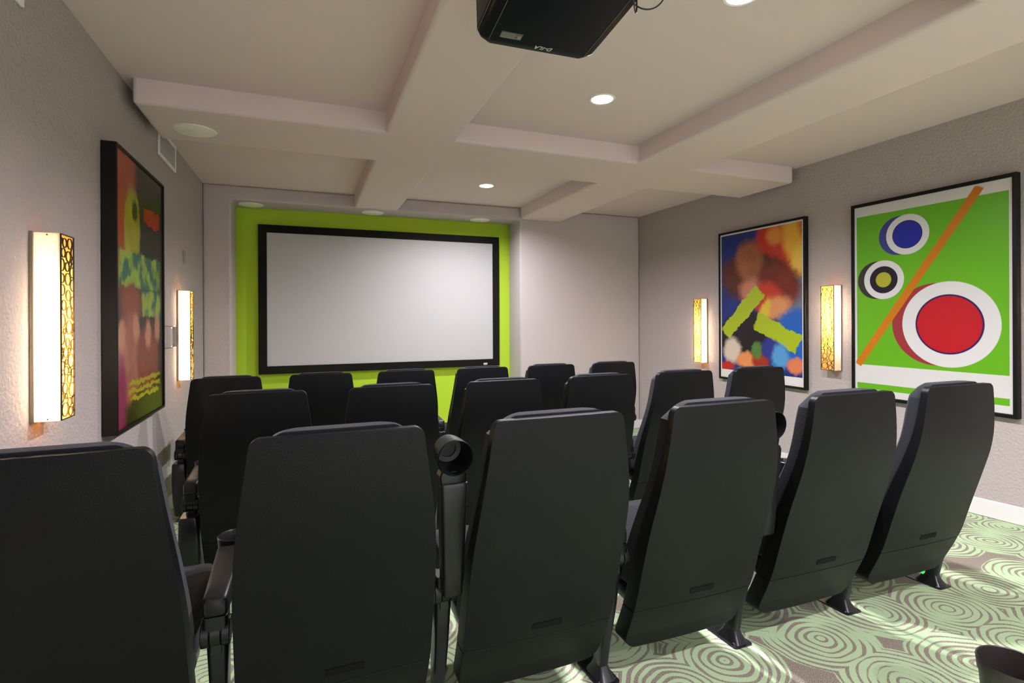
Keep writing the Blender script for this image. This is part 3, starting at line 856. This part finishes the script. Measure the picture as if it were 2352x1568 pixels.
for z, y, hw, hy in ((0.425, 0.215, 0.036, 0.060), (0.415, 0.216, 0.041, 0.068), (0.30, 0.225, 0.043, 0.078), (0.16, 0.250, 0.040, 0.085), (0.07, 0.270, 0.036, 0.085), (0.055, 0.272, 0.030, 0.078)):
    secs.append([(-HALF - 0.006 + x, y + q, z) for x, q in rrect(hw, hy, 0.016)])
add_loft(bm, secs)
finish('end_panel', bm, M['plastic'], proto, sharp=40)
# an end seat also has a stand and an armrest on its right
proto_end = thing('theater_seat', 'x', 'seat', (0, 0, 0), 0, SEAT_LABELS_GROUP)
for ch in list(proto.children):
    if ch.name == 'end_panel': continue
    c = ch.copy(); col.objects.link(c); c.parent = proto_end
    for gch in list(ch.children):
        d = gch.copy(); col.objects.link(d); d.parent = c
side_set(proto_end, HALF)

P = 0.61
ORD = ['leftmost', 'second from left', 'third from left', 'fourth from left', 'fifth from left', 'rightmost']
def row(x0, ytop, ztop, tweak, labels, raised=()):
    for i in range(6):
        dx, dy, rz = tweak[i]
        x, y = (x0 + i) * P + dx, ytop + dy
        z = ztop + CZ - 1.017
        src = proto_end if i == 5 else proto
        o = dup(src, (x, y, z), rz, labels[i], skip=() if i == 0 else ('end_panel',))
        if i in raised:
            for ch in o.children:
                if ch.name.startswith('armrest') and ch.location.x < 0:
                    ch.rotation_euler = (math.radians(94), 0, 0)
                    ch.location.x += 0.012
row(-0.875, 1.36, -0.283, [(0, 0.02, 0), (0.002, 0.02, 0), (0.002, 0.007, 0), (-0.004, 0, -0.01), (-0.006, -0.01, -0.01), (0.010, -0.012, -0.02)],
    ['black near-row theatre seat cut off at the left edge of the photo',
     'black near-row theatre seat just left of the large upright cup holder',
     'black near-row theatre seat just right of the large upright cup holder',
     'black near-row theatre seat with a brownish lit left edge, fourth from left',
     'black near-row theatre seat, second from the right-hand aisle',
     'black near-row theatre seat at the right-hand aisle, in front of the disc poster'], raised=(2, 4))
row(-0.346, 4.427 * P, -0.553 * P, [(-0.004, -0.006, 0.0), (0.004, -0.006, 0), (0.0, 0, 0), (0.004, 0.0, 0), (0.0, -0.01, 0), (0.0, -0.02, 0)],
    ['black middle-row theatre seat, leftmost, with an armrest showing at its left',
     'black middle-row theatre seat, second from left, against the lime green wall',
     'black middle-row theatre seat, third from left, below the screen\'s right corner',
     'black middle-row theatre seat, fourth from left, in front of the right pier',
     'black middle-row theatre seat, fifth from left, second from the aisle',
     'black middle-row theatre seat, rightmost, in front of the blazing poster'])
row(-0.848, 6.563 * P, -0.639 * P, [(0.004, 0.01, 0), (0.0, 0.01, 0), (0, -0.0, 0), (0, 0, 0), (-0.004, -0.01, 0), (-0.008, -0.015, 0)],
    ['black front-row theatre seat, leftmost, beside the far left sconce',
     'black front-row theatre seat, second from left, below the screen\'s left part',
     'black front-row theatre seat, third from left, below the middle of the screen',
     'black front-row theatre seat, fourth from left, below the screen\'s right corner',
     'black front-row theatre seat, fifth from left, at the edge of the right pier',
     'black front-row theatre seat, rightmost, in front of the pale right pier'])
def drop(root):
    for ch in list(root.children):
        for gch in list(ch.children): bpy.data.objects.remove(gch)
        bpy.data.objects.remove(ch)
    bpy.data.objects.remove(root)
drop(proto); drop(proto_end)

# small green aisle light under the end seat of the near row
bm = bmesh.new(); add_lathe(bm, [(0, -0.010), (0.010, -0.008), (0.014, 0.0), (0.0, 0.0)], 16)
o = finish('aisle_light', bm, M['greenled'], loc=(2.765, 1.640, 0.075)); o.rotation_euler = (PI / 2, 0, 0)
tag(o, 'small green glowing aisle light under the aisle seat of the near row', 'light')

# ------------------------------------------------------------------ waste bin
bx, by = 1.935, 0.902
bz = floor_z(by)
t = thing('waste_bin', 'dark brown round plastic waste bin at the bottom right corner', 'bin', (bx, by, bz))
H = 0.25
bm = bmesh.new()
add_lathe(bm, [(0.0, 0.006), (0.062, 0.006), (0.066, 0.010), (0.0815, H - 0.040), (0.0850, H - 0.038), (0.0885, H - 0.003), (0.0872, H), (0.0845, H - 0.002), (0.079, H - 0.05), (0.062, 0.02), (0.0, 0.016)], 64)
finish('bin_body', bm, M['bin'], t, sharp=40)
